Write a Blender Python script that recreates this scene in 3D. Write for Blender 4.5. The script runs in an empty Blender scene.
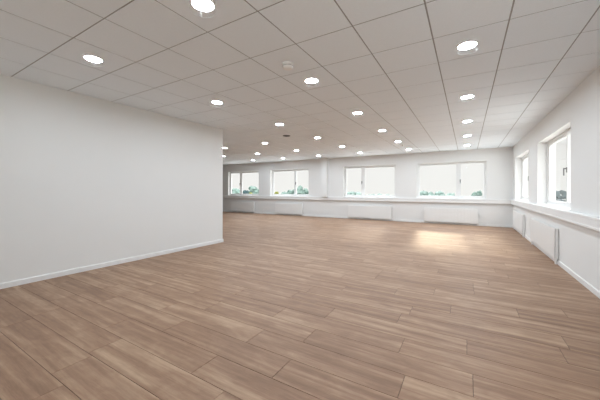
import bpy, bmesh, math, random
from mathutils import Vector, Matrix
random.seed(7)
sc = bpy.context.scene
COL = sc.collection
PI = math.pi

# ---------------------------------------------------------------- room dimensions (metres)
CAM_Z = 1.273
H = 2.756                   # ceiling height
XR = 1.353                  # right wall face
XL = -5.14                  # partition face
YL = 4.92                   # partition end
YB = 11.937                 # far window wall face
YF = -4.2                   # wall behind the camera
XF = -14.6                  # far left wall
WT = 0.31                   # outer wall thickness
TX0, TY0, T = -1.4945, 1.816, 0.603      # ceiling grid origin and module

# ---------------------------------------------------------------- materials
def new_mat(name):
    m = bpy.data.materials.new(name); m.use_nodes = True
    nt = m.node_tree
    return m, nt, nt.nodes['Principled BSDF']

def paint(name, col, rough=0.6, var=0.02, scale=9.0, bump=0.0, bscale=400.0):
    m, nt, b = new_mat(name)
    tc = nt.nodes.new('ShaderNodeTexCoord')
    n = nt.nodes.new('ShaderNodeTexNoise'); n.inputs['Scale'].default_value = scale; n.inputs['Detail'].default_value = 4
    nt.links.new(tc.outputs['Object'], n.inputs['Vector'])
    mx = nt.nodes.new('ShaderNodeMix'); mx.data_type = 'RGBA'
    mx.inputs['A'].default_value = (*[c * (1 - var) for c in col], 1)
    mx.inputs['B'].default_value = (*[min(1, c * (1 + var)) for c in col], 1)
    nt.links.new(n.outputs['Fac'], mx.inputs['Factor'])
    nt.links.new(mx.outputs['Result'], b.inputs['Base Color'])
    b.inputs['Roughness'].default_value = rough
    if bump:
        n2 = nt.nodes.new('ShaderNodeTexNoise'); n2.inputs['Scale'].default_value = bscale
        nt.links.new(tc.outputs['Object'], n2.inputs['Vector'])
        bp = nt.nodes.new('ShaderNodeBump'); bp.inputs['Strength'].default_value = bump; bp.inputs['Distance'].default_value = 0.002
        nt.links.new(n2.outputs['Fac'], bp.inputs['Height'])
        nt.links.new(bp.outputs['Normal'], b.inputs['Normal'])
    return m

M = {}
M['wall'] = paint('white_wall_paint', (0.83, 0.832, 0.825), 0.7, 0.01, 3.0, 0.15, 300)
M['trim'] = paint('white_trim_gloss', (0.85, 0.85, 0.845), 0.4, 0.008)
M['tile'] = paint('mineral_ceiling_tile', (0.855, 0.91, 0.955), 0.9, 0.03, 60.0, 0.3, 500)
M['grid'] = paint('ceiling_grid_grey', (0.34, 0.345, 0.345), 0.6, 0.02)
M['pvc'] = paint('white_window_frame', (0.86, 0.865, 0.86), 0.3, 0.005)
M['rad'] = paint('white_radiator_enamel', (0.86, 0.86, 0.85), 0.3, 0.005)
M['grey'] = paint('grey_metal_handle', (0.20, 0.20, 0.20), 0.35, 0.03)
M['dark'] = paint('dark_grey_plastic', (0.045, 0.045, 0.043), 0.5, 0.05)
M['darkgap'] = paint('dark_joint', (0.10, 0.07, 0.052), 0.8, 0.03)
M['plastic'] = paint('white_plastic', (0.90, 0.90, 0.89), 0.35, 0.005)
M['slot'] = paint('grey_plastic_slots', (0.42, 0.42, 0.41), 0.5, 0.02)
M['chrome'] = paint('satin_steel', (0.62, 0.62, 0.61), 0.3, 0.02)
M['chrome'].node_tree.nodes['Principled BSDF'].inputs['Metallic'].default_value = 0.8
M['facade'] = paint('pale_outside_render', (0.83, 0.83, 0.82), 0.8, 0.02)

def glass_mat(name, tint=(1, 1, 1), refl=0.9):
    m = bpy.data.materials.new(name); m.use_nodes = True
    nt = m.node_tree; nt.nodes.clear()
    out = nt.nodes.new('ShaderNodeOutputMaterial')
    tr = nt.nodes.new('ShaderNodeBsdfTransparent'); tr.inputs['Color'].default_value = (*tint, 1)
    gl = nt.nodes.new('ShaderNodeBsdfGlossy'); gl.inputs['Roughness'].default_value = 0.02
    fr = nt.nodes.new('ShaderNodeFresnel'); fr.inputs['IOR'].default_value = 1.45
    mul = nt.nodes.new('ShaderNodeMath'); mul.operation = 'MULTIPLY'; mul.inputs[1].default_value = refl
    mix = nt.nodes.new('ShaderNodeMixShader')
    geo = nt.nodes.new('ShaderNodeNewGeometry')          # one reflection per pane: none on the way out
    inv = nt.nodes.new('ShaderNodeMath'); inv.operation = 'SUBTRACT'; inv.inputs[0].default_value = 1.0
    nt.links.new(geo.outputs['Backfacing'], inv.inputs[1])
    m2 = nt.nodes.new('ShaderNodeMath'); m2.operation = 'MULTIPLY'
    nt.links.new(fr.outputs[0], mul.inputs[0]); nt.links.new(mul.outputs[0], m2.inputs[0]); nt.links.new(inv.outputs[0], m2.inputs[1])
    nt.links.new(m2.outputs[0], mix.inputs[0])
    nt.links.new(tr.outputs[0], mix.inputs[1]); nt.links.new(gl.outputs[0], mix.inputs[2])
    nt.links.new(mix.outputs[0], out.inputs['Surface'])
    return m
M['glass'] = glass_mat('window_glass', (0.985, 0.985, 0.985))
def frosted(name, f):
    m = bpy.data.materials.new(name); m.use_nodes = True
    nt = m.node_tree; nt.nodes.clear()
    out = nt.nodes.new('ShaderNodeOutputMaterial'); tr = nt.nodes.new('ShaderNodeBsdfTransparent'); df = nt.nodes.new('ShaderNodeBsdfDiffuse')
    mix = nt.nodes.new('ShaderNodeMixShader'); mix.inputs[0].default_value = f
    nt.links.new(tr.outputs[0], mix.inputs[1]); nt.links.new(df.outputs[0], mix.inputs[2]); nt.links.new(mix.outputs[0], out.inputs['Surface'])
    return m
M['glass_edge'] = frosted('lightly_frosted_glass_edge', 0.006)
M['glass_pin'] = frosted('clear_acrylic_pin', 0.02)
M['lampglass'] = glass_mat('clear_lamp_glass', (0.98, 0.985, 0.985), 0.35)

LAMP = 232.0
def lamp_mat():
    m = bpy.data.materials.new('lit_lamp_diffuser'); m.use_nodes = True
    nt = m.node_tree; nt.nodes.clear()
    out = nt.nodes.new('ShaderNodeOutputMaterial')
    e = nt.nodes.new('ShaderNodeEmission'); e.inputs['Color'].default_value = (0.86, 0.96, 1.05, 1); e.inputs['Strength'].default_value = LAMP
    nt.links.new(e.outputs[0], out.inputs['Surface'])
    return m
M['lamp'] = lamp_mat()

def floor_mat():
    m, nt, b = new_mat('oak_laminate_planks')
    N = nt.nodes.new; L = nt.links.new
    geo = N('ShaderNodeNewGeometry')
    rnd = geo.outputs['Random Per Island']
    tc = N('ShaderNodeTexCoord')
    # each board samples its own patch of the wood
    sh = N('ShaderNodeVectorMath'); sh.operation = 'MULTIPLY'
    comb = N('ShaderNodeCombineXYZ')
    for i in range(3): L(rnd, comb.inputs[i])
    L(comb.outputs[0], sh.inputs[0]); sh.inputs[1].default_value = (57.0, 91.0, 33.0)
    ad = N('ShaderNodeVectorMath'); ad.operation = 'ADD'
    L(tc.outputs['Object'], ad.inputs[0]); L(sh.outputs[0], ad.inputs[1])
    def stretched(sx, sy, scale, detail, rough=0.55, dist=0.0):
        mp = N('ShaderNodeMapping'); mp.inputs['Scale'].default_value = (sx, sy, 1)
        L(ad.outputs[0], mp.inputs['Vector'])
        n = N('ShaderNodeTexNoise'); n.inputs['Scale'].default_value = scale; n.inputs['Detail'].default_value = detail
        n.inputs['Roughness'].default_value = rough; n.inputs['Distortion'].default_value = dist
        L(mp.outputs[0], n.inputs['Vector'])
        return n.outputs['Fac']
    broad = stretched(0.6, 10.0, 1.5, 3, 0.5, 0.5)       # broad light and dark bands along the board
    cloud = stretched(1.6, 3.5, 2.2, 4, 0.6, 0.8)        # blotchy figure
    grain = stretched(3.0, 60.0, 3.0, 5, 0.65)           # fine pores
    r1 = N('ShaderNodeValToRGB')
    e = r1.color_ramp.elements
    e[0].position = 0.33; e[0].color = (0.244, 0.144, 0.092, 1)
    e[1].position = 0.68; e[1].color = (0.452, 0.308, 0.205, 1)
    k = e.new(0.5); k.color = (0.320, 0.196, 0.127, 1)
    mixf = N('ShaderNodeMath'); mixf.operation = 'MULTIPLY_ADD'; mixf.inputs[1].default_value = 0.62
    c2 = N('ShaderNodeMath'); c2.operation = 'MULTIPLY'; c2.inputs[1].default_value = 0.38
    L(cloud, c2.inputs[0]); L(broad, mixf.inputs[0]); L(c2.outputs[0], mixf.inputs[2])
    streak = stretched(0.30, 11.0, 1.6, 2, 0.5, 0.3)
    sr = N('ShaderNodeMapRange'); sr.inputs['From Min'].default_value = 0.35; sr.inputs['From Max'].default_value = 0.65
    sr.inputs['To Min'].default_value = -0.07; sr.inputs['To Max'].default_value = 0.07
    L(streak, sr.inputs['Value'])
    # board to board shift
    rs = N('ShaderNodeMath'); rs.operation = 'MULTIPLY_ADD'; rs.inputs[1].default_value = 0.09; rs.inputs[2].default_value = -0.045
    L(rnd, rs.inputs[0])
    su = N('ShaderNodeMath'); su.operation = 'ADD'
    su0 = N('ShaderNodeMath'); su0.operation = 'ADD'
    L(mixf.outputs[0], su0.inputs[0]); L(sr.outputs[0], su0.inputs[1])
    L(su0.outputs[0], su.inputs[0]); L(rs.outputs[0], su.inputs[1])
    L(su.outputs[0], r1.inputs[0])
    gm = N('ShaderNodeMapRange'); gm.inputs['From Min'].default_value = 0.3; gm.inputs['From Max'].default_value = 0.7
    gm.inputs['To Min'].default_value = 0.86; gm.inputs['To Max'].default_value = 1.10
    L(grain, gm.inputs['Value'])
    mu = N('ShaderNodeVectorMath'); mu.operation = 'SCALE'
    L(r1.outputs[0], mu.inputs[0]); L(gm.outputs[0], mu.inputs['Scale'])
    L(mu.outputs[0], b.inputs['Base Color'])
    b.inputs['Roughness'].default_value = 0.48
    b.inputs['Specular IOR Level'].default_value = 0.26
    bp = N('ShaderNodeBump'); bp.inputs['Strength'].default_value = 0.08; bp.inputs['Distance'].default_value = 0.002
    L(grain, bp.inputs['Height']); L(bp.outputs[0], b.inputs['Normal'])
    return m
M['floor'] = floor_mat()

def leaf_mat(name, c1, c2):
    m, nt, b = new_mat(name)
    tc = nt.nodes.new('ShaderNodeTexCoord')
    n = nt.nodes.new('ShaderNodeTexNoise'); n.inputs['Scale'].default_value = 1.3; n.inputs['Detail'].default_value = 6
    nt.links.new(tc.outputs['Object'], n.inputs['Vector'])
    r = nt.nodes.new('ShaderNodeValToRGB')
    r.color_ramp.elements[0].position = 0.35; r.color_ramp.elements[0].color = (*c1, 1)
    r.color_ramp.elements[1].position = 0.65; r.color_ramp.elements[1].color = (*c2, 1)
    nt.links.new(n.outputs['Fac'], r.inputs[0]); nt.links.new(r.outputs[0], b.inputs['Base Color'])
    b.inputs['Roughness'].default_value = 0.9
    b.inputs['Specular IOR Level'].default_value = 0.1
    return m
M['teal'] = leaf_mat('hazy_blue_green_foliage', (0.11, 0.17, 0.15), (0.19, 0.25, 0.225))  # outdoor haze is mixed into this leaf colour
M['pale'] = leaf_mat('pale_hazy_foliage', (0.15, 0.215, 0.195), (0.22, 0.28, 0.26))  # farther trees: leaf colour lightened to stand in for haze
M['dteal'] = leaf_mat('deep_blue_green_foliage', (0.03, 0.055, 0.06), (0.05, 0.08, 0.085))
M['lime'] = leaf_mat('yellow_green_foliage', (0.13, 0.15, 0.04), (0.22, 0.22, 0.07))
M['bark'] = paint('brown_bark', (0.16, 0.12, 0.09), 0.9, 0.15, 4)
M['ground'] = leaf_mat('pale_meadow', (0.22, 0.24, 0.22), (0.28, 0.30, 0.27))

# ---------------------------------------------------------------- mesh helpers
IDENT = lambda p: Vector(p)
def box(bm, a, b, f=IDENT):
    (x0, y0, z0), (x1, y1, z1) = a, b
    v = [bm.verts.new(f((x, y, z))) for x in (x0, x1) for y in (y0, y1) for z in (z0, z1)]
    for q in ((0, 1, 3, 2), (4, 6, 7, 5), (0, 4, 5, 1), (2, 3, 7, 6), (0, 2, 6, 4), (1, 5, 7, 3)):
        bm.faces.new([v[i] for i in q])

def lathe(bm, prof, n=32, f=IDENT, closed_ends=True):
    """prof: list of (r, z) spun about local z."""
    rings = []
    for r, z in prof:
        if r < 1e-6: rings.append([bm.verts.new(f((0, 0, z)))])
        else: rings.append([bm.verts.new(f((r * math.cos(2 * PI * i / n), r * math.sin(2 * PI * i / n), z))) for i in range(n)])
    for a, b in zip(rings, rings[1:]):
        for i in range(n):
            j = (i + 1) % n
            if len(a) == 1 and len(b) == 1: continue
            if len(a) == 1: bm.faces.new((a[0], b[i], b[j]))
            elif len(b) == 1: bm.faces.new((a[i], b[0], a[j]))
            else: bm.faces.new((a[i], b[i], b[j], a[j]))

def tube(bm, p, q, r, n=10, f=IDENT):
    p, q = Vector(p), Vector(q); d = (q - p).normalized()
    u = d.orthogonal().normalized(); w = d.cross(u)
    ra = [bm.verts.new(f(p + r * (math.cos(2*PI*i/n) * u + math.sin(2*PI*i/n) * w))) for i in range(n)]
    rb = [bm.verts.new(f(q + r * (math.cos(2*PI*i/n) * u + math.sin(2*PI*i/n) * w))) for i in range(n)]
    for i in range(n):
        j = (i + 1) % n
        bm.faces.new((ra[i], ra[j], rb[j], rb[i]))
    bm.faces.new(ra[::-1]); bm.faces.new(rb)

def obj(name, bm, mat, parent=None, loc=None, smooth=False, bevel=0.0):
    bmesh.ops.recalc_face_normals(bm, faces=bm.faces[:])
    me = bpy.data.meshes.new(name); bm.to_mesh(me); bm.free()
    me.materials.append(M[mat])
    if smooth:
        for p in me.polygons: p.use_smooth = True
    o = bpy.data.objects.new(name, me); COL.objects.link(o)
    if parent: o.parent = parent
    if loc: o.location = loc
    if bevel:
        md = o.modifiers.new('bevel', 'BEVEL'); md.width = bevel; md.segments = 2; md.limit_method = 'ANGLE'
    return o

def struct(name, bm, mat, **k):
    o = obj(name, bm, mat, **k); o['kind'] = 'structure'; return o

def thing(name, label, cat, loc=(0, 0, 0), rz=0.0, group=None, kind=None):
    o = bpy.data.objects.new(name, None); COL.objects.link(o)
    o.empty_display_size = 0.1
    o.location = loc; o.rotation_euler = (0, 0, rz)
    if label: o['label'] = label
    if cat: o['category'] = cat
    if group: o['group'] = group
    if kind: o['kind'] = kind
    return o

def copy_tree(o, parent=None):
    c = o.copy(); COL.objects.link(c)
    if parent: c.parent = parent
    for ch in list(o.children): copy_tree(ch, c)
    return c

# wall frames: (s along the wall, d outwards, z)
FB = lambda p: Vector((p[0], YB + p[1], p[2]))          # far window wall
FR = lambda p: Vector((XR + p[1], p[0], p[2]))          # right window wall

def wall_panel(bm, f, s0, s1, z0, z1, thick, openings):
    ss = sorted({s0, s1, *[v for o in openings for v in o[:2]]})
    zs = sorted({z0, z1, *[v for o in openings for v in o[2:]]})
    hole = lambda a, b: any(o[0] < a < o[1] and o[2] < b < o[3] for o in openings)
    for d in (0.0, thick):
        for a, b in zip(ss, ss[1:]):
            for c, e in zip(zs, zs[1:]):
                if not hole((a + b) / 2, (c + e) / 2):
                    bm.faces.new([bm.verts.new(f((x, d, z))) for x, z in ((a, c), (b, c), (b, e), (a, e))])
    def quad(pts): bm.faces.new([bm.verts.new(f(p)) for p in pts])
    for (a, b, c, e) in list(openings) + [(s0, s1, z0, z1)]:
        quad([(a, 0, c), (a, thick, c), (a, thick, e), (a, 0, e)])
        quad([(b, 0, c), (b, thick, c), (b, thick, e), (b, 0, e)])
        quad([(a, 0, c), (b, 0, c), (b, thick, c), (a, thick, c)])
        quad([(a, 0, e), (b, 0, e), (b, thick, e), (a, thick, e)])
    bmesh.ops.remove_doubles(bm, verts=bm.verts[:], dist=1e-5)

# ---------------------------------------------------------------- floor
bm = bmesh.new()
PW, GAP = 0.2495, 0.003
Y0 = 0.78
known = {-1: -2.26, 1: -1.32, 2: -1.645, 3: -1.135, 4: -0.365, 5: 0.035, 6: -0.46, 7: 0.0, 8: 0.64, 10: -0.15, 12: -0.35}
rowmin = int(math.floor((YF - Y0) / PW)) - 1; rowmax = int((YB - Y0) / PW) + 1
for r in range(rowmin, rowmax + 1):
    y0 = Y0 + r * PW; y1 = y0 + PW
    if y1 < YF - 0.2: continue
    y1 = min(y1, YB); y0 = max(y0, YF)
    if y1 - y0 < 0.02: continue
    x0 = XF if y1 > YL else XL - 0.1
    PL = 1.22
    j = known.get(r, random.uniform(0, PL))
    x = j - math.ceil((j - x0) / PL) * PL
    while x < XR:
        a, b = max(x, x0), min(x + PL, XR)
        if b - a > 0.01:
            box(bm, (a + GAP / 2, y0 + GAP / 2, -0.008), (b - GAP / 2, y1 - GAP / 2, 0.0))
        x += PL
fl = struct('floor', bm, 'floor', bevel=0.0012)
bm = bmesh.new(); box(bm, (XF - .3, YF - .3, -0.2), (XR + WT, YB + WT, -0.003))
o = obj('subfloor', bm, 'darkgap', fl)

# ---------------------------------------------------------------- ceiling: square mineral tiles in a recessed grid
bm = bmesh.new()
g = 0.013
i0 = int(math.floor((XF - TX0) / T)); i1 = int(math.ceil((XR - TX0) / T))
j0 = int(math.floor((YF - TY0) / T)); j1 = int(math.ceil((YB - TY0) / T))
for i in range(i0, i1):
    for j in range(j0, j1):
        a, b = TX0 + i * T + g / 2, TX0 + (i + 1) * T - g / 2
        c, d = TY0 + j * T + g / 2, TY0 + (j + 1) * T - g / 2
        a, b, c, d = max(a, XF), min(b, XR), max(c, YF), min(d, YB)
        if b < XL - .2 and d < YL - .2: continue
        if b - a < .01 or d - c < .01: continue
        box(bm, (a, c, H), (b, d, H + 0.006))
ce = struct('ceiling', bm, 'tile', bevel=0.001)
bm = bmesh.new(); box(bm, (XF - .3, YF - .3, H + 0.0035), (XR + WT, YB + WT, H + 0.15))
obj('ceiling_grid', bm, 'grid', ce)

# ---------------------------------------------------------------- walls
WZ0, WZ1 = 0.975, 2.33
BACK = [(-12.03, -9.74, 'left'), (-8.95, -6.63, 'right'), (-4.82, -2.52, 'left'), (-1.72, 0.60, 'right')]
RIGHT = [(5.77, 8.12, 'near'), (9.12, 11.46, 'near'), (-0.30, 2.04, 'near'), (-3.8, -1.5, 'near')]  # last two are added out of view, to brighten the room
FRONT_ADDED = [(-5.05, -3.10, 'left'), (-3.00, -1.05, 'left'), (-0.95, 1.0, 'left')]
FZ0, FZ1 = 0.12, 2.62      # added glazing behind the camera, unseen, to let in more daylight
bm = bmesh.new(); wall_panel(bm, FB, XF - .3, XR, 0, H + .01, WT, [(a, b, WZ0, WZ1) for a, b, _ in BACK]); struct('wall_back', bm, 'wall')
bm = bmesh.new(); wall_panel(bm, FR, YF, YB + WT, 0, H + .01, WT, [(a, b, WZ0, WZ1) for a, b, _ in RIGHT]); struct('wall_right', bm, 'wall')
FF = lambda p: Vector((p[0], YF - p[1], p[2]))          # wall behind the camera
bm = bmesh.new(); box(bm, (XL - .12, YF, 0), (XL, YL, H + .005)); struct('wall_left', bm, 'wall', bevel=0.004)
bm = bmesh.new(); box(bm, (XF, YL - .12, 0), (XL - .121, YL, H + .005)); struct('wall_inner', bm, 'wall')
bm = bmesh.new(); wall_panel(bm, FF, XL - .12, XR + WT, 0, H + .01, WT, [(a, b, FZ0, FZ1) for a, b, _ in FRONT_ADDED]); struct('wall_front', bm, 'wall')
bm = bmesh.new(); box(bm, (XF - .2, YL - .12, 0), (XF, YB, H + .005)); struct('wall_far_left', bm, 'wall')

def baseboard(name, a, b, f):      # profile with a chamfered top
    bm = bmesh.new()
    pr = [(0, 0), (0.014, 0), (0.014, 0.062), (0.009, 0.072), (0, 0.074)]
    va = [bm.verts.new(f((a, -d, z))) for d, z in pr]; vb = [bm.verts.new(f((b, -d, z))) for d, z in pr]
    n = len(pr)
    for i in range(n):
        j = (i + 1) % n; bm.faces.new((va[i], va[j], vb[j], vb[i]))
    bm.faces.new(va); bm.faces.new(vb[::-1])
    struct(name, bm, 'trim')
FLw = lambda p: Vector((XL - p[1], p[0], p[2]))
baseboard('baseboard_left', YF, YL + 0.014, FLw)
baseboard('baseboard_back', XF, XR, FB)
baseboard('baseboard_right', YF, YB - .014, FR)

# pier between the second and third window of the far wall
bm = bmesh.new(); box(bm, (-5.86, -0.20, 0.965), (-5.57, 0, H), FB); struct('trim_1', bm, 'wall', bevel=0.006)

# dado trunking along both window walls
def trunking(name, s0, s1, f):
    bm = bmesh.new()
    pr = [(0, 0.800), (0.062, 0.800), (0.075, 0.810), (0.075, 0.835), (0.071, 0.838), (0.071, 0.922), (0.075, 0.925), (0.075, 0.953), (0.068, 0.961), (0, 0.961)]
    va = [bm.verts.new(f((s0, -d, z))) for d, z in pr]; vb = [bm.verts.new(f((s1, -d, z))) for d, z in pr]
    n = len(pr)
    for i in range(n):
        j = (i + 1) % n; bm.faces.new((va[i], va[j], vb[j], vb[i]))
    bm.faces.new(va); bm.faces.new(vb[::-1])
    struct(name, bm, 'trim')
trunking('trim_2', XF, XR, FB)
trunking('trim_3', YF, YB - 0.075, FR)

# ---------------------------------------------------------------- windows
def ring(bm, f, a, b, c, e, w, d0, d1):
    """rectangular frame a..b by c..e with member width w and depth d0..d1"""
    box(bm, (a, d0, c), (a + w, d1, e), f); box(bm, (b - w, d0, c), (b, d1, e), f)
    box(bm, (a + w, d0, c), (b - w, d1, c + w), f); box(bm, (a + w, d0, e - w), (b - w, d1, e), f)

def window(n, f, a, b, small, c=None, e=None):
    """small: which end ('low' or 'high' s) has the narrow casement"""
    root = thing('window_%d' % n, None, None, f((a, 0.16, WZ0)), kind='structure')
    inv = root.location.copy()
    fl_ = lambda p: f(p) - inv
    c, e = c or WZ0, e or WZ1
    D0, D1 = 0.16, 0.23
    bm = bmesh.new(); ring(bm, fl_, a, b, c, e, 0.045, D0, D1)
    third = (b - a) * 0.375
    m = a + third if small == 'low' else b - third
    box(bm, (m - 0.03, D0, c + .045), (m + 0.03, D1, e - .045), fl_)
    obj('window_frame', bm, 'pvc', root, bevel=0.003)
    for (p, q) in ((a + .045, m - .03), (m + .03, b - .045)):
        opening = abs((q - p) - (b - a) * .375) < 0.2
        bm = bmesh.new(); ring(bm, fl_, p + .002, q - .002, c + .047, e - .047, 0.042, D0 - 0.012 if opening else D0 + .02, D1 - .015)
        s = obj('sash', bm, 'pvc', root, bevel=0.003)
        bm = bmesh.new(); box(bm, (p + .035, D0 + .036, c + .08), (q - .035, D0 + .040, e - .08), fl_)
        obj('pane', bm, 'glass', s)
        if opening:
            h = m + (-0.05 if small == 'low' else 0.05)
            zc = (c + e) / 2 - 0.02
            bm = bmesh.new()
            box(bm, (h - .016, D0 - .022, zc - .045), (h + .016, D0 - .010, zc + .045), fl_)
            box(bm, (h - .010, D0 - .055, zc + .012), (h + .010, D0 - .022, zc + .032), fl_)
            box(bm, (h - .011, D0 - .062, zc - .10), (h + .011, D0 - .045, zc + .034), fl_)
            obj('handle', bm, 'grey', root, bevel=0.003)
    # inner sill board and outer sill
    bm = bmesh.new(); box(bm, (a - .01, -0.012, c - .012), (b + .01, 0.0, c + .004), fl_); box(bm, (a + .001, 0, c - .001), (b - .001, D0, c + .004), fl_)
    obj('window_sill', bm, 'trim', root, bevel=0.003)
    return root
for k, (a, b, s) in enumerate(BACK): window(k + 1, FB, a, b, 'low' if s == 'left' else 'high')
for k, (a, b, s) in enumerate(RIGHT): window(k + 5, FR, a, b, 'low')
for k, (a, b, s) in enumerate(FRONT_ADDED): window(k + 9, FF, a, b, 'low', FZ0, FZ1)  # invented windows, never in view, there for extra daylight

# ---------------------------------------------------------------- radiators (local: s along, -d into room, z up)
def radiator(label, f, a, b, z0, z1, legs, valve_end):
    mid = (a + b) / 2
    base = f((mid, -0.06, 0.0))
    fl_ = lambda p: f(p) - base
    root = thing('radiator', label, 'radiator', base, group='white panel radiators')
    dF, dB = (-0.060, -0.008) if f is FR else (-0.10, -0.03)
    # front panel with shallow vertical ribs
    bm = bmesh.new()
    n = max(6, int((b - a) / 0.045)); w = (b - a) / n
    pts = []
    for k in range(n):
        s = a + k * w
        pts += [(s, dF), (s + w * .40, dF), (s + w * .5, dF + .0025), (s + w * .90, dF + .0025)]
    pts.append((b, dF))
    rz0, rz1 = z0 + .03, z1 - .03
    rows = []
    for z, ins in ((z0, .004), (rz0, 0), (rz1, 0), (z1, .004)):
        flat = z in (z0, z1)
        rows.append([bm.verts.new(fl_((s, (dF + ins) if flat else d, z))) for s, d in pts])
    for r0, r1 in zip(rows, rows[1:]):
        for i in range(len(pts) - 1): bm.faces.new((r0[i], r0[i + 1], r1[i + 1], r1[i]))
    box(bm, (a, dF + .004, z0), (b, dF + .014, z1), fl_)
    obj('front_panel', bm, 'rad', root)
    bm = bmesh.new(); box(bm, (a + .01, dB - .012, z0), (b - .01, dB, z1 - .005), fl_); obj('back_panel', bm, 'rad', root, bevel=0.003)
    bm = bmesh.new()
    box(bm, (a + .004, dF + .014, z1 - .012), (b - .004, dF + .017, z1 + .003), fl_); box(bm, (a + .004, dB - .015, z1 - .012), (b - .004, dB - .012, z1 + .003), fl_)
    k = a + .01
    while k < b - .01:
        box(bm, (k, dF + .017, z1 - .01), (k + .008, dB - .015, z1), fl_); k += .03
    obj('top_grille', bm, 'rad', root)
    for s in (a, b - .004):
        bm = bmesh.new(); box(bm, (s, dF + .012, z0), (s + .004, dB, z1 + .003), fl_); obj('side_cover', bm, 'rad', root)
    bm = bmesh.new()
    k = a + .03
    while k < b - .04:
        box(bm, (k, dF + .02, z0 + .02), (k + .012, dB - .015, z1 - .02), fl_); k += .05
    obj('convector_fins', bm, 'rad', root)
    for s in (a + .18, b - .18):
        bm = bmesh.new(); box(bm, (s - .02, dB, z0 + .08), (s + .02, -0.001, z1 - .08), fl_); obj('wall_bracket', bm, 'rad', root)
    # supply pipes, valve body and thermostat head at one end
    e = valve_end
    sg = 1 if e == 'high' else -1
    s = (b - .03) if e == 'high' else (a + .03)
    bm = bmesh.new(); tube(bm, (s, -0.036, 0.0), (s, -0.036, z0 + .005), 0.011, f=fl_)
    tube(bm, (s - sg * .05, -0.036, 0.0), (s - sg * .05, -0.036, z0 + .005), 0.009, f=fl_)
    obj('supply_pipe', bm, 'rad', root, smooth=False)
    bm = bmesh.new(); tube(bm, (s, -0.036, z0 - .035), (s, -0.036, z0 - .008), 0.017, f=fl_); obj('valve', bm, 'rad', root)
    if legs:
        s2 = (a + .03) if e == 'high' else (b - .03)
        bm = bmesh.new(); tube(bm, (s2, -0.036, 0.0), (s2, -0.036, z0 + .005), 0.011, f=fl_); obj('support_leg', bm, 'rad', root)
    return root
radiator('long white panel radiator on the right wall, nearest the camera', FR, 6.38, 8.51, 0.09, 0.615, True, 'low')
radiator('white panel radiator on the right wall, close to the far corner', FR, 9.62, 11.50, 0.09, 0.615, True, 'low')
radiator('wide white radiator under the rightmost window of the far wall', FB, -1.44, 0.335, 0.07, 0.605, True, 'high')
radiator('white radiator under the far wall window just right of the pier', FB, -4.56, -2.68, 0.07, 0.605, True, 'high')
radiator('white radiator under the far wall window just left of the pier', FB, -8.57, -6.95, 0.07, 0.605, True, 'high')
radiator('white radiator under the leftmost window, beside the partition edge', FB, -11.7, -10.0, 0.07, 0.605, True, 'high')

# ---------------------------------------------------------------- downlights
def make_downlight():
    t = thing('downlight', None, 'ceiling light', (0, 0, H), group='round recessed downlights')
    bm = bmesh.new()
    lathe(bm, [(0.082, 0.004), (0.082, -0.006), (0.086, -0.009), (0.094, -0.008), (0.099, -0.003), (0.099, 0.004)], 36)
    obj('rim', bm, 'plastic', t, smooth=True)
    bm = bmesh.new(); lathe(bm, [(0, -0.003), (0.05, -0.0035), (0.082, -0.002)], 36)
    obj('diffuser', bm, 'lamp', t, smooth=True)
    bm = bmesh.new(); lathe(bm, [(0, -0.046), (0.098, -0.046), (0.100, -0.048), (0.098, -0.050), (0, -0.050)], 36)
    obj('glass_disc', bm, 'lampglass', t, smooth=True)
    bm = bmesh.new(); lathe(bm, [(0.0985, -0.0450), (0.1005, -0.0450), (0.1005, -0.0495), (0.0985, -0.0495), (0.0985, -0.0450)], 36)
    obj('disc_rim', bm, 'glass_edge', t, smooth=False)
    for k in range(3):
        a = k * 2 * PI / 3 + 0.5
        bm = bmesh.new(); tube(bm, (.09 * math.cos(a), .09 * math.sin(a), -0.006), (.09 * math.cos(a), .09 * math.sin(a), -0.052), 0.0025, 8)
        obj('pin', bm, 'glass_pin', t)
    return t
ORD = ['nearest the camera', 'second from the camera', 'third from the camera', 'fourth from the camera', 'fifth from the camera', 'farthest from the camera']
rows = [
    (0.0, [3.335, 5.17, 7.00, 8.86, 10.68], 'the ceiling row beside the right wall'),
    (-1.81, [1.52, 3.335, 5.18, 7.00, 8.86, 10.70], 'the second ceiling row from the right wall'),
    (-3.63, [1.52, 3.345, 5.18, 7.05, 8.87, 10.70], 'the third ceiling row from the right wall'),
    (-5.47, [7.01, 8.90, 10.70], 'the ceiling row just past the partition edge'),
    (-7.31, [7.08, 8.88, 10.71], 'the second ceiling row past the partition edge'),
    (-9.15, [8.79, 10.76], 'the leftmost visible ceiling row'),
]
proto = None
for x, ys, where in rows:
    for k, y in enumerate(ys):
        if proto is None: proto = o = make_downlight()
        else: o = copy_tree(proto)
        o.location = (x, y, H)
        which = ORD[k] if k < len(ys) - 1 else ORD[-1]
        o['label'] = 'round lit downlight %s in %s' % (which, where)

# dark unlit fitting
t = thing('downlight', 'dark unlit round ceiling fitting between the lit downlights, beyond the partition edge', 'ceiling light', (-4.23, 6.37, H))
bm = bmesh.new(); lathe(bm, [(0.082, 0.004), (0.082, -0.006), (0.086, -0.010), (0.096, -0.009), (0.101, -0.003), (0.101, 0.004)], 36); obj('rim', bm, 'dark', t, smooth=True)
bm = bmesh.new(); lathe(bm, [(0, -0.002), (0.05, -0.003), (0.083, -0.005)], 36); obj('reflector', bm, 'dark', t, smooth=True)

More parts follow.
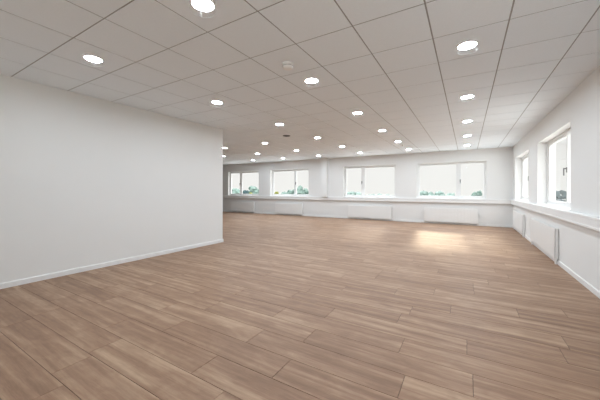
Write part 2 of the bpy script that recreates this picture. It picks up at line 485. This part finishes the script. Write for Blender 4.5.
# smoke detectors
def detector(label, loc, s):
    t = thing('smoke_detector', label, 'smoke detector', loc)
    bm = bmesh.new(); lathe(bm, [(0, 0.002), (0.05*s, 0.002), (0.052*s, -0.002), (0.05*s, -0.012*s), (0, -0.012*s)], 32); obj('base', bm, 'plastic', t, smooth=False)
    bm = bmesh.new(); lathe(bm, [(0.040*s, -0.012*s), (0.046*s, -0.018*s), (0.046*s, -0.030*s), (0.038*s, -0.042*s), (0.02*s, -0.046*s), (0, -0.047*s)], 32); obj('housing', bm, 'plastic', t, smooth=True)
    bm = bmesh.new(); lathe(bm, [(0.0465*s, -0.022*s), (0.0468*s, -0.024*s), (0.0465*s, -0.026*s)], 32); obj('vent_slots', bm, 'slot', t)
detector('white domed smoke detector on a ceiling tile, close to a lit downlight', (-1.81, 2.75, H), 1.35)
detector('small white sensor on the ceiling near the far window wall', (-1.82, 9.61, H), 0.9)

# ---------------------------------------------------------------- outside
GZ = -7.0
bm = bmesh.new()
v = [bm.verts.new(p) for p in ((-400, -300, GZ), (300, -300, GZ), (300, 420, GZ), (-400, 420, GZ))]
bm.faces.new(v)
g_ = struct('ground', bm, 'ground')
M['bounce_slab'] = paint('pale_bounce_slab', (0.62, 0.62, 0.60), 0.9, 0.05, 1.0)  # added unseen pale surface, bounces daylight up onto the ceiling
for nm, y0, y1 in (('ground_bounce_slab', YF - 45, YB + 45),):
    bm = bmesh.new(); box(bm, (XF - 20, y0, GZ - .1), (XR + 30, y1, GZ + .03)); struct(nm, bm, 'bounce_slab')

def tree(label, x, y, top, rad, mat, squash=1.0, seed=0):
    rnd = random.Random(seed)
    t = thing('tree', label, 'tree', (x, y, GZ), rnd.uniform(0, 6), 'trees outside the windows')
    h = top - GZ
    bm = bmesh.new()
    lathe(bm, [(rad * .09, 0), (rad * .07, h * .3), (rad * .04, h * .75), (0, h * .8)], 10)
    obj('trunk', bm, 'bark', t, smooth=True)
    bm = bmesh.new()
    for k in range(34):
        a = rnd.uniform(0, 2 * PI); u = rnd.random()
        prof = math.sin(PI * min(1, .12 + .88 * u) ** .8)          # crown is widest below its middle
        rr = rad * rnd.uniform(.30, .48)
        q = rad * 1.15 * max(.1, prof) * rnd.random() ** .5
        cx, cy = q * math.cos(a), q * math.sin(a)
        cz = h - rr - (1 - u) * h * .62 if k else h - rr
        res = bmesh.ops.create_icosphere(bm, subdivisions=2, radius=rr, matrix=Matrix.Translation((cx, cy, cz)))
        for vv in res['verts']:
            vv.co += (vv.co - Vector((cx, cy, cz))) * rnd.uniform(-.3, .25)
    obj('foliage', bm, mat, t)

TREES = [
    (-68.1, 70.0, 2.52, 3.30, 'teal', 'blue-green tree at the left edge of the leftmost window view'),
    (-52.6, 56.0, 1.58, 1.60, 'teal', 'low blue-green tree just left of the mullion in the leftmost window'),
    (-40.9, 45.5, 1.41, 1.30, 'dteal', 'dark blue-green tree right of the mullion in the leftmost window'),
    (-29.8, 34.6, 0.89, 0.75, 'lime', 'yellow-green bushy tree seen through the leftmost window'),
    (-65.4, 77.5, 2.75, 3.00, 'teal', 'taller pale tree behind the yellow-green one, leftmost window'),
    (-28.1, 39.1, 1.04, 0.70, 'lime', 'small yellow-green tree at the left of the second window'),
    (-47.7, 70.5, 0.85, 2.00, 'teal', 'low blue-green tree beside the small yellow-green tree, second window'),
    (-51.6, 79.8, 1.65, 2.20, 'teal', 'blue-green tree left of the mullion in the second window'),
    (-41.1, 68.6, 2.44, 1.90, 'teal', 'tallest blue-green tree right of the mullion in the second window'),
    (-47.1, 82.5, 1.98, 2.00, 'teal', 'blue-green tree at the right edge of the second window'),
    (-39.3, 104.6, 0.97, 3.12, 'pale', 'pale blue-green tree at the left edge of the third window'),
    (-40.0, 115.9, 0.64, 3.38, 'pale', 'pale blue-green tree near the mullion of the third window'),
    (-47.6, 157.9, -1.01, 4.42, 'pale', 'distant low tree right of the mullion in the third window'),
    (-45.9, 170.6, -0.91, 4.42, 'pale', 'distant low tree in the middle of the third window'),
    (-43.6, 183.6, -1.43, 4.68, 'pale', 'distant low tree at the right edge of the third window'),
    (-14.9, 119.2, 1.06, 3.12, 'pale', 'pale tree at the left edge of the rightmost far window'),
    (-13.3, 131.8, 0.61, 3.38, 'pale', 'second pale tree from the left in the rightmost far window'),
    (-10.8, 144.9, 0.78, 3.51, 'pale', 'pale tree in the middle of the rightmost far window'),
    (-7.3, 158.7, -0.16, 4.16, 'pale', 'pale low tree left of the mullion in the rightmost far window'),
    (1.7, 100.0, 0.79, 1.00, 'teal', 'small rounded tree right of the mullion in the rightmost far window'),
    (3.5, 112.7, 1.24, 1.70, 'teal', 'rounded tree at the right edge of the rightmost far window'),
    (26.9, 120.9, 1.37, 1.30, 'dteal', 'dark blue-green tree seen through the near right wall window'),
    (33.3, 159.6, 0.98, 2.00, 'dteal', 'blue-grey tree left of the darker one in the near right window'),
]
for k, (x, y, top, rad, m_, lab) in enumerate(TREES): tree(lab, x, y, top, rad, m_, seed=k + 3)

# ---------------------------------------------------------------- daylight
w = bpy.data.worlds.new('overcast_sky'); sc.world = w; w.use_nodes = True
nt = w.node_tree; bg = nt.nodes['Background']
tc = nt.nodes.new('ShaderNodeTexCoord'); sx = nt.nodes.new('ShaderNodeSeparateXYZ')
nt.links.new(tc.outputs['Generated'], sx.inputs[0])
cr = nt.nodes.new('ShaderNodeValToRGB')
el = cr.color_ramp.elements
el[0].position = 0.0; el[0].color = (0.897, 0.897, 0.865, 1)
el[1].position = 1.0; el[1].color = (0.97, 0.99, 1.0, 1)
mr = nt.nodes.new('ShaderNodeMapRange')       # overcast sky: brighter towards the zenith
mr.inputs['From Min'].default_value = 0.2; mr.inputs['From Max'].default_value = 0.8
mr.inputs['To Min'].default_value = 1.05; mr.inputs['To Max'].default_value = 7.2
nt.links.new(sx.outputs['Z'], cr.inputs[0]); nt.links.new(sx.outputs['Z'], mr.inputs['Value'])
nt.links.new(cr.outputs[0], bg.inputs['Color']); nt.links.new(mr.outputs[0], bg.inputs['Strength'])

sun = bpy.data.lights.new('hazy_sun', 'SUN'); sun.energy = 0.78; sun.angle = math.radians(5); sun.color = (1.0, 0.80, 0.55)
so = bpy.data.objects.new('hazy_sun', sun); COL.objects.link(so)
az = Vector((-0.115, 1.096, 0)).normalized(); elv = math.radians(22)
dirv = -(az * math.cos(elv) + Vector((0, 0, math.sin(elv))))
so.rotation_euler = dirv.to_track_quat('-Z', 'Y').to_euler(); so.location = (0, 40, 20)

# ---------------------------------------------------------------- camera
cd = bpy.data.cameras.new('camera'); cam = bpy.data.objects.new('camera', cd); COL.objects.link(cam)
cd.sensor_fit = 'HORIZONTAL'; cd.sensor_width = 36.0; cd.lens = 279.96 * 36 / 600
cd.shift_y = -9.91 / 600; cd.clip_start = 0.05; cd.clip_end = 1500
cam.matrix_world = Matrix.Translation((0, 0, CAM_Z)) @ Matrix.Rotation(0.5380, 4, 'Z') @ Matrix.Rotation(PI / 2, 4, 'X') @ Matrix.Rotation(0.0011, 4, 'Z')
sc.camera = cam

sc.cycles.caustics_reflective = False
vs = sc.view_settings
vs.view_transform = 'Standard'; vs.look = 'None'; vs.exposure = 0.0; vs.gamma = 1.0; vs.use_curve_mapping = False
